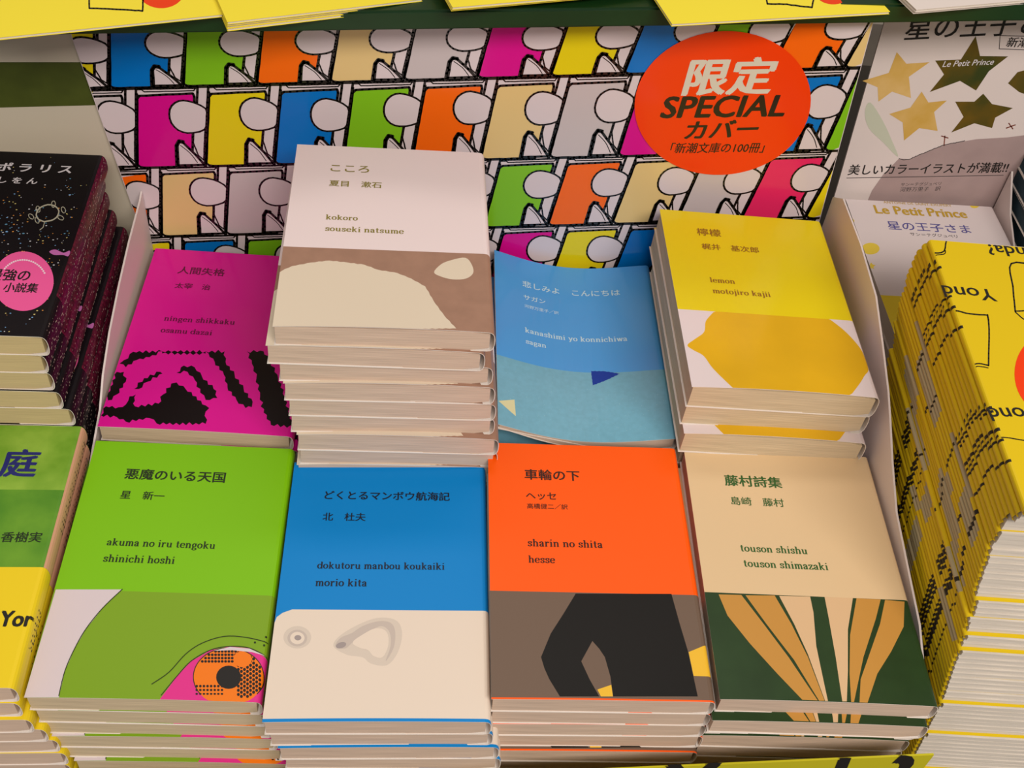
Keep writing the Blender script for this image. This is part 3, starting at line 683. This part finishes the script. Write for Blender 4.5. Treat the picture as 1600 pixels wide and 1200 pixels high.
stack(root, T, [(-3.2, 0), (-2.9, .4), (-1.0, -.3), (2.6, .5), (3.2, 0), (2.8, 0)], 'black starry paperback', 'of the black stack at the left')

# ------------------------------------------------------------ left front: green garden book with yellow band
T = 12.6; W, H = 105, 152.5
fr = plane_frame((-173.3-W, 248.6, 8.2), .03)
GR = cover('garden green', (96, 146, 30), rough=.4, noise=.3, scale=38, rgb2=(150, 186, 70)); GR2 = cover('garden deep green', (56, 120, 30), rough=.4, noise=.3, scale=30, rgb2=(110, 160, 46))
OBI = cover('band yellow', (236, 206, 34), rough=.45)
z = (0, 600, 2)
v1 = bandv(fr, tr([(60, 572)], *z)[0]); v2 = bandv(fr, tr([(60, 330)], *z)[0])
root, cv = make_book(fr, W, H, T, [(v1, OBI), (v2, GR2), (H, GR)], 'green garden paperback wrapped in a yellow paper band, left of the lime green book', 'green banded paperbacks left of the tray', PAGES_PINK, lift=.4, r=3.4)
PSP = cover('pink spine', (214, 160, 130), rough=.4)
spine_strip('spine_panel', fr, W, T, v1, H-.3, PSP, cv, .05, r=3.4)['label'] = 'pale pink spine with small dark lettering'
BL_ = mat('blue brush ink', (28, 34, 110), .5)
line_texts(fr, T, cv, z, [('title_text', '庭', (-8, 282), (112, 282), dict(bold=.03)), ], BL_)
F_ = FShift(fr, T); write('author_text', F_, '香樹実', *tr([(0, 492), (128, 492)], *z), mat('moss ink', (24, 40, 16), .5), cv, bold=.015, level=True); write('band_text', F_, 'Yor', *tr([(-8, 757), (99, 757)], *z), INK, cv, bold=.04, level=True, hs=1.25)
V = []; F = []
for (y0, y1, n_) in ((88, 148, 17), (22, 44, 7)):
    for i in range(n_):
        y = y0+(y1-y0)*i/n_; 
        for k in range(3):
            b = len(V); zz = T*(.32+.16*k)+random.uniform(-.4, .4); yy = y+random.uniform(0, 1.2)
            x = W+.12-.12*abs(zz/T-.5)*8; V += [(x, yy, zz-.6), (x, yy+random.uniform(.5, 1.6), zz-.5), (x, yy+random.uniform(.5, 1.6), zz+.4), (x, yy, zz+.5)]; F.append((b, b+1, b+2, b+3))
o = meshobj('spine_lettering', V, F, INK, cv); reg(cv, o); o['kind'] = 'stuff'
stack(root, T, [(-1.2, -.4), (1.5, -2.5), (5.0, -.5), (7.5, 0), (9, 0)], 'green paperback with yellow band', 'of the left front stack')

# ------------------------------------------------------------ back left card with olive stripe
bc = empty('backing_card', (-240, 577, -95), 'grey white card with a broad olive green stripe standing behind the black stack', 'card')
relc = lambda p: (p[0]+240, p[1]-577, p[2]+95)
GCARD = mat('grey card', (196, 186, 168), .6); OLV = mat('olive stripe', (72, 82, 26), .5, noise=.2, scale=80)
slab('card_panel', [(-380, 578.5, -94.8), (-172, 578.5, -94.8), (-201, 578.5, 157), (-380, 578.5, 150)], (0, 1.2, 0), GCARD, bc, relc)
FC = Frame((0, 578.5, 0), (1, 0, 0), (0, 0, 1))
o = sheet('printed_stripe', FT(FC, relc), [[(-379, 80), FC.uv(0, 168), FC.uv(200, 163), FC.uv(200, 97), FC.uv(0, 97), (-379, 108)]], OLV, bc, .1, cell=0)

# ------------------------------------------------------------ right: display card with gold stars, and the books before it
cc = empty('star_display_card', (330, 623, -95), 'tall white display card with gold and green stars, right of the printed backboard', 'display card')
rels = lambda p: (p[0]-330, p[1]-623, p[2]+95)
WC = cover('star card white', (222, 208, 204), rough=.35)
cp_ = slab('card_panel', [(281, 623, -94.8), (452, 623, -94.8), (423, 623, 20), (402, 623, 90), (386, 623, 176), (266.5, 623, 176), (275, 623, 32)], (0, 1.5, 0), WC, cc, rels)
FS = Frame((0, 623, 0), (1, 0, 0), (0, 0, 1)); FST = FT(FS, rels); z = (1200, 0, 4)
def ps(name, polys, m, e): return sheet(name, FST, [[FS.uv(*q) for q in tr(p, *z)] for p in polys], m, cp_, e, cell=0)
HILL = mat('mound mauve', (172, 148, 146), .5, noise=.12, scale=60)
gold = cover('star gold', (196, 150, 30), rough=.3, noise=.45, scale=28, rgb2=(226, 190, 130)); dkg = cover('star green', (58, 66, 30), rough=.3, noise=.3, scale=40, rgb2=(110, 84, 26))
pr = [ps('p', [[(820, 990), (880, 995), (940, 970), (1100, 905), (1300, 870), (1500, 858), (1640, 840), (1700, 1330), (590, 1330), (650, 1190), (720, 1090)]], HILL, .08),
 ps('p', [[(805, 325), (865, 398), (1010, 388), (880, 480), (893, 612), (775, 572), (690, 635), (685, 545), (590, 505), (755, 455)], [(960, 572), (1002, 640), (1118, 628), (1038, 700), (1060, 818), (945, 800), (850, 878), (842, 765), (757, 712), (890, 672)]], gold, .1),
 ps('p', [[(1298, 225), (1325, 350), (1500, 352), (1380, 445), (1300, 565), (1200, 505), (1010, 575), (1100, 465), (1045, 378), (1205, 372)], [(1170, 635), (1290, 635), (1345, 585), (1400, 650), (1530, 675), (1420, 735), (1400, 800), (1290, 770), (1145, 828), (1222, 730)], [(1500, 520), (1560, 450), (1640, 430), (1640, 600), (1570, 575)]], dkg, .1),
 ps('p', [closedsmooth([(640, 640), (720, 760), (775, 880), (812, 980), (720, 890), (630, 800), (605, 700)])], mat('leaf wash', (196, 198, 178), .5), .1),
 ps('p', [x for q in ([(1100, 910), (1105, 850)], [(1085, 850), (1125, 862)], [(1490, 800), (1545, 780)], [(1505, 770), (1530, 805)]) for x in ribbon(q, 7)], mat('flower red', (130, 64, 48), .5), .1),
 ps('p', ribbon([(492, 1112), (1470, 1095)], 4)+ribbon([(1450, 222), (1445, 305), (1640, 312), (1640, 226)], 4, True), mat('grey ink', (60, 54, 56), .5), .12),
 ps('p', ribbon([(820, 990), (850, 1000), (880, 996), (940, 970), (1100, 905), (1230, 880)], 4, False, 2), mat('grey ink', 0), .12)]
merge('printed_picture', pr, cp_)
def wcard(n, s, a, b, m, **k):
    a, b = tr([a, b], *z); write(n, FST, s, a, b, m, cp_, **k)
wcard('title_text', '星の王子さま', (848, 240), (1870, 190), INK, bold=.012, eps=.15)
wcard('label_text', '新潮文庫', (1485, 288), (1770, 292), INK, bold=.01, eps=.15)
wcard('foreign_title_text', 'Le Petit Prince', (1088, 418), (1405, 402), LW_, bold=.01, eps=.15, shear=.2, hs=1.1)
wcard('slogan_text', '美しいカラーイラストが満載!!', (497, 1088), (1492, 1072), INK, bold=.016, eps=.15, hs=1.15)
wcard('author_text', 'サン＝テグジュペリ', (828, 1162), (1078, 1155), mat('grey ink', 0), bold=0, eps=.15)
wcard('translator_text', '河野万里子　訳', (822, 1196), (1076, 1188), mat('grey ink', 0), bold=0, eps=.15)
# white books lying in front of the card
T = 13; W, H = 105, 147
fr = plane_frame((281, 469.8, 25), 0.0)
WB = cover('soft white', (226, 212, 212), rough=.35)
z = (1200, 280, 2.857); v1 = bandv(fr, tr([(560, 520)], *z)[0])
root, cv = make_book(fr, W, H, T, [(v1, OBI), (H, WB)], 'white paperback with gold and violet lettering, lying before the star card', 'white paperbacks before the star card', PAGES_WHITE)
kw = dict(W=W, H=H); GO = mat('gold ink', (196, 158, 48), .4)
book_sheet('printed_picture', fr, T, cv, [tr(p, *z) for p in [ell(458, 310, 40, 26, 24), ell(922, 114, 22, 16, 16), [(445, 385), (455, 380), (460, 372), (468, 381), (480, 384), (470, 392), (474, 402), (461, 396), (448, 402), (452, 392)], [(370, 180), (378, 175), (386, 186), (378, 192)]]], cover('sun yellow', (234, 204, 70)), 1, **kw)
line_texts(fr, T, cv, z, [('series_text', 'ANTOINE DE SAINT-EXUPÉRY', (520, 116), (818, 116), dict(bold=0))], GO)
F_ = FShift(fr, T)
write('foreign_title_text', F_, 'Le Petit Prince', *tr([(486, 163), (888, 163)], *z), GO, cv, bold=.03, level=True, hs=1.15)
write('title_text', F_, '星の王子さま', *tr([(543, 232), (905, 230)], *z), mat('violet ink', (84, 80, 150), .4), cv, bold=.008, level=True)
write('author_text', F_, 'サン＝テグジュペリ', *tr([(640, 258), (845, 255)], *z), mat('grey ink', 0), cv, bold=0, level=True)
stack(root, T, [(.4, .3)], 'white yellow-banded paperback', 'before the star card')
wl = empty('card_divider', (392, 600, -95), 'narrow white card divider at the right of the white books', 'divider')
slab('divider_panel', [(388.3, y, z_) for y, z_ in ((621, 52), (600, 32), (560, 12), (500, 0), (480, -94.8), (621, -94.8))], (1.2, 0, 0), CARD, wl, lambda p: (p[0]-392, p[1]-600, p[2]+95))
# dark teal paperbacks at the far right
T = 12; W, H = 105, 150
fr = plane_frame((392.5, 480, 66), 0)
TL = cover('dark teal', (22, 58, 74), rough=.4, noise=.5, scale=60, rgb2=(12, 20, 28))
root, cv = make_book(fr, W, H, T, [(H, TL)], 'dark teal paperback topping the stack at the far right edge', 'dark teal paperbacks at the right edge', mat('teal page edges', (40, 70, 84), .7, noise=.5, scale=30, stripes=(1, 1, 60)))
stack(root, T, [(.5, .4), (-.4, .3), (.7, -.2)], 'dark teal paperback', 'at the right edge')

# ------------------------------------------------------------ right: tall pile of yellow pamphlets
T = 3.0; W, H = 128, 178
NB = 90
FRONT = [(115, 286), (100, 294), (80, 294), (36, 280), (-10, 266), (-75, 256), (-95, 255)]
def yfront(zz):
    for (a_, b_), (c_, d_) in zip(FRONT, FRONT[1:]):
        if c_ <= zz <= a_: return b_+(d_-b_)*(a_-zz)/(a_-c_)
    return 256
BKM = mat('pamphlet black mark', (30, 24, 12), .5); GY = cover('pamphlet grey', (182, 168, 132))
YD = cover('pamphlet mustard', (222, 190, 22))
def pamphlet_meshes(marks, greys, ycol, T):
    """jacket folded round a rounded spine on the left (x=0), local z up"""
    ys = sorted(set([0, H]+[y for m_ in marks+greys for y in m_[:2]]))
    prof = [(W, T), (40, T), (1.7, T), (.9, T*.95), (.35, T*.82), (.08, T*.66), (0, T*.5), (.08, T*.34), (.35, T*.18), (.9, T*.05), (1.7, 0), (W, 0)]
    V = []; F = []; fm = []; n = len(prof)
    for y in ys:
        for x, zz in prof: V.append((x, y, zz))
    for j in range(len(ys)-1):
        ym = (ys[j]+ys[j+1])/2; k = 0
        if any(a_ < ym < b_ for a_, b_ in greys): k = 2
        mk = [m_ for m_ in marks if m_[0] < ym < m_[1]]
        for i in range(n-1):
            F.append((j*n+i, (j+1)*n+i, (j+1)*n+i+1, j*n+i+1)); kk = k if 1 < i < n-2 else 0
            if mk and mk[0][2] <= i <= mk[0][3]: kk = 1
            fm.append(kk)
    me = bpy.data.meshes.new('cover'); me.from_pydata([(x*.001, y*.001, z_*.001) for x, y, z_ in V], [], F)
    for m_ in (ycol, BKM, GY): me.materials.append(m_)
    me.polygons.foreach_set('material_index', fm); me.update(); return me
def pg_mesh(T):
    V = [(x, y, zz) for x in (1.5, W-.3) for y in (-1.1, H+.3) for zz in (.1, T-.1)]
    me = bpy.data.meshes.new('page_block'); me.from_pydata([(x*.001, y*.001, z_*.001) for x, y, z_ in V], [], [(0, 1, 3, 2), (4, 6, 7, 5), (0, 4, 5, 1), (2, 3, 7, 6), (1, 5, 7, 3), (0, 2, 6, 4)])
    me.materials.append(PAGES_WHITE); return me
TT = 4.2; PM = {TT: pg_mesh(TT), T: pg_mesh(T)}
top_marks = [(26, 27.6, 2, 6), (38, 39.5, 2, 9), (41, 42.4, 4, 9), (44, 46, 2, 6), (55, 56.5, 2, 4), (57.5, 59, 2, 9), (60.5, 62.5, 5, 9), (110.5, 112.5, 2, 5), (125, 127, 2, 6), (129.5, 131, 5, 9), (133, 134.6, 2, 6), (155, 157, 2, 9), (160, 163, 4, 7)]
mid_marks = [(20, 22.5, 2, 6), (62, 64, 4, 8), (98, 99.5, 2, 5), (128, 130, 3, 8)]
low_marks = [(120, 122, 2, 9), (123, 126, 2, 9), (127, 129.5, 3, 8), (101, 103, 2, 8), (104, 107, 2, 8), (92, 93.3, 4, 7), (38, 40, 2, 9), (41, 44, 2, 8), (45, 47, 3, 8), (26, 30, 2, 9), (31, 32.5, 2, 6), (17, 18.4, 4, 7)]
VAR = {'top': pamphlet_meshes(top_marks, [], YD, TT), 'mid': pamphlet_meshes(mid_marks, [(14, 40), (88, 132)], YD, T), 'midb': pamphlet_meshes([(34, 36, 3, 7), (104, 106, 2, 6)], [(50, 62)], YD, T), 'midc': pamphlet_meshes(mid_marks[:2], [(30, 70), (120, 150)], YD, T),
    'low': pamphlet_meshes(low_marks, [(70, 84)], YD, T), 'lowg': pamphlet_meshes(low_marks[3:6], [(6, 36), (84, 100)], YD, T)}
ang = math.atan2(-8.5, 182)
pile = []
zt = 115.; k = 0
ex_ = Vector((math.cos(ang), math.sin(ang), 0)); 
jx = jy = 0
while zt-T > -95.2 and k < NB:
    th = TT if k < 10 else T
    if k == 0: var, lab = 'top', 'top yellow pamphlet with upside-down black lettering on the tall pile'
    elif k < 9: var, lab = 'top', 'thin yellow pamphlet in the uppermost, fanned part of the tall pile'
    elif k < 22: var, lab = ('mid', 'mid', 'midb', 'midc', 'midc')[(k//2) % 5], 'thin yellow pamphlet in the grey-flecked middle part of the tall pile'
    else: var, lab = ('lowg' if k in (27, 28, 41) else 'low'), 'thin yellow pamphlet in the tightly squared lower part of the tall pile'
    if k < 10: jx = random.uniform(-.4, .4); jy = random.uniform(-1, 1)
    elif k < 22:
        if k % 3 == 0: jx = random.uniform(-1.3, .8); jy = random.uniform(-2.6, 2.2)
    elif k in (24, 27, 38, 46, 56): jy = -2.2; jx = -.3
    else: jx = random.uniform(-.12, .12); jy = random.uniform(-.12, .12)
    xx = 255.2+3.4*min(1, (115-zt)/80)+(jx if k else 0); y0 = yfront(zt)+(jy if k else 0)
    r_ = bpy.data.objects.new('pamphlet', None); C.objects.link(r_); r_.empty_display_size = .02
    a_ = ang+random.uniform(-.004, .004)*(k > 0)
    r_.location = W3((xx, y0, zt-th)); r_.rotation_euler = (0, 0, a_)
    tag(r_, lab, 'pamphlet', 'yellow pamphlets in the tall pile' if k else None)
    c_ = link(bpy.data.objects.new('cover', VAR[var]), r_); p_ = link(bpy.data.objects.new('page_block', PM[th]), r_)
    pile.append((r_, c_)); zt -= th+.02; k += 1
# drawing and lettering on the top pamphlet
fr = Frame((255.2, 286, 115), (math.cos(ang), math.sin(ang), 0), (-math.sin(ang), math.cos(ang), 0)); F_ = FShift(fr, TT); ctop = pile[0][1]
def pp(name, polys_px, m, e):
    return sheet(name, F_, [[fr.uv(*q) for q in p] for p in polys_px], m, ctop, e, cell=0, clip=(.9, W-.1, .1, H-.1))
z1 = (1350, 340, 4); z2 = (1350, 600, 4)
DR = []
for pts, z_, w in (([(512, 118), (500, 210), (425, 222)], z1, 9), ([(508, 205), (500, 228), (415, 236)], z1, 6), ([(415, 225), (440, 320)], z1, 10), ([(535, 590), (575, 582), (660, 602), (772, 610)], z1, 9), ([(772, 608), (782, 700), (778, 925)], z1, 10),
    ([(778, 925), (720, 912), (665, 920)], z1, 8), ([(776, 940), (720, 930), (668, 936)], z1, 6), ([(675, 930), (700, 1010), (705, 1070)], z1, 10), ([(1080, 300), (920, 288), (930, 430), (945, 585)], z1, 10), ([(945, 585), (1080, 580)], z1, 8), ([(945, 590), (1000, 635), (1060, 650)], z1, 7),
    ([(820, 345), (870, 333), (1000, 352), (1100, 356)], z2, 7), ([(1100, 356), (1118, 500)], z2, 8)):
    DR += [tr(p, *z_) for p in ribbon(smoothline(pts, 4), w, False, .8)]
merge('printed_picture', [pp('p', DR, INK, .06), pp('p', [ell(1634, 584, 49, 60, 40)], ST, .06)], ctop)
for a_, b_, z_ in (((808, 452), (480, 424), z1), ((1170, 205), (762, 168), z1), ((1185, 150), (762, 150), z2)):
    s_ = 'Yond' if z_ is z1 and a_[0] < 900 else 'Yonda?'
    if z_ is z2: s_ = 'Yond'; a_ = (1085, 148)
    p0, p1 = tr([a_, b_], *z_); write('lettering', F_, s_, p0, p1, INK, ctop, bold=.012, eps=.1)

# ------------------------------------------------------------ pamphlets lying on the upper shelf
def shelf_z(x, y): return 170+(x+300)*math.tan(-tilt)+.4
def shelf_pamphlet(pl, pr, label, m, n=3, D=110, ink=None):
    zz = 184.0
    for _ in range(3):
        f0 = Frame((0, 0, zz+1.2*n), (1, 0, 0), (0, 1, 0)); a = f0.uv(*pl); b = f0.uv(*pr)
    ang = math.atan2(b[1]-a[1], b[0]-a[0]); L = math.hypot(b[0]-a[0], b[1]-a[1])
    return a, b, ang, L, zz
def lay(pl, pr, label, m, z0, n, D=150, cut=0, decor=None, grp='yellow pamphlets along the upper shelf'):
    f0 = Frame((0, 0, z0+1.6*n), (1, 0, 0), (0, 1, 0)); a = Vector(f0.uv(*pl)); b = Vector(f0.uv(*pr)); d = (b-a); L = d.length; an = math.atan2(d.y, d.x)
    top = None
    for k in range(n):
        r_ = bpy.data.objects.new('pamphlet', None); C.objects.link(r_); r_.empty_display_size = .02
        j = 0 if k == n-1 else random.uniform(.6, 2.5)
        p = (a.x-math.sin(an)*j, a.y+math.cos(an)*j, z0+1.6*k); r_.location = W3(p); r_.rotation_euler = (0, 0, an)
        lab = label if k == n-1 else label.replace('top', ['bottom', 'lower', 'middle', 'upper'][min(k, 3)])
        tag(r_, lab, 'pamphlet', grp)
        fr = Frame((p[0], p[1], p[2]+1.5), (math.cos(an), math.sin(an), 0), (-math.sin(an), math.cos(an), 0))
        slabV = [(0, 0), (L, 0), (L, D), (0, D)]
        def bx(nm, z0_, z1_, ins, mm):
            V = [(x+(ins if x < 1 else -ins), y+(ins if y < 1 else -ins), zz) for zz in (z0_, z1_) for x, y in slabV]
            return meshobj(nm, V, [(3, 2, 1, 0), (4, 5, 6, 7), (0, 1, 5, 4), (1, 2, 6, 5), (2, 3, 7, 6), (3, 0, 4, 7)], mm, r_)
        bx('cover', 1.3, 1.5, 0, m); bx('page_block', .2, 1.3, .4, PAGES_WHITE); bc_ = bx('cover', 0, .2, 0, m)
        if k == n-1: top = (r_, fr)
    return top
PY = cover('shelf pamphlet yellow', (246, 226, 62), rough=.45)
def box_drawing(top, pts, circ):
    r_, fr = top; F2 = FShift(fr, 1.5)
    for nm, polys, mm in (('printed_box_outline', ribbon(pts, 2.6, False, .4), INK), ('printed_orange_disc', [circ], ST)):
        P = [[fr.uv(*q) for q in p] for p in polys]
        sheet(nm, F2, P, mm, r_, .05, cell=0)
t1 = lay((-40, 62), (348, 22), 'yellow pamphlet with boxed drawing, top of the upper shelf pile furthest left', PY, 179.6, 1)
box_drawing(t1, [(139, -8), (140, 13), (170, 14), (223, 17), (224, -8)], ell(252, -14, 36, 27, 30))
t2 = lay((355, 34), (660, -2), 'plain yellow pamphlet, top of the second pile from the left on the upper shelf', PY, 178, 4)
t3 = lay((707, 11), (1034, -18), 'plain yellow pamphlet, top of the middle pile on the upper shelf', PY, 190, 2)
t4 = lay((1050, 37), (1391, 18), 'yellow pamphlet with a boxed drawing, top of the pile above the round sticker', PY, 191.2, 1)
box_drawing(t4, [(1196, -8), (1199, 6), (1230, 7), (1269, 12), (1272, -8)], ell(1302, -12, 28, 19, 30))
t5 = lay((1432, 15), (1760, -14), 'white pamphlet, top of the pile at the right end of the upper shelf', cover('white pamphlet', (226, 214, 208)), 196, 2, grp='white pamphlets on the upper shelf')
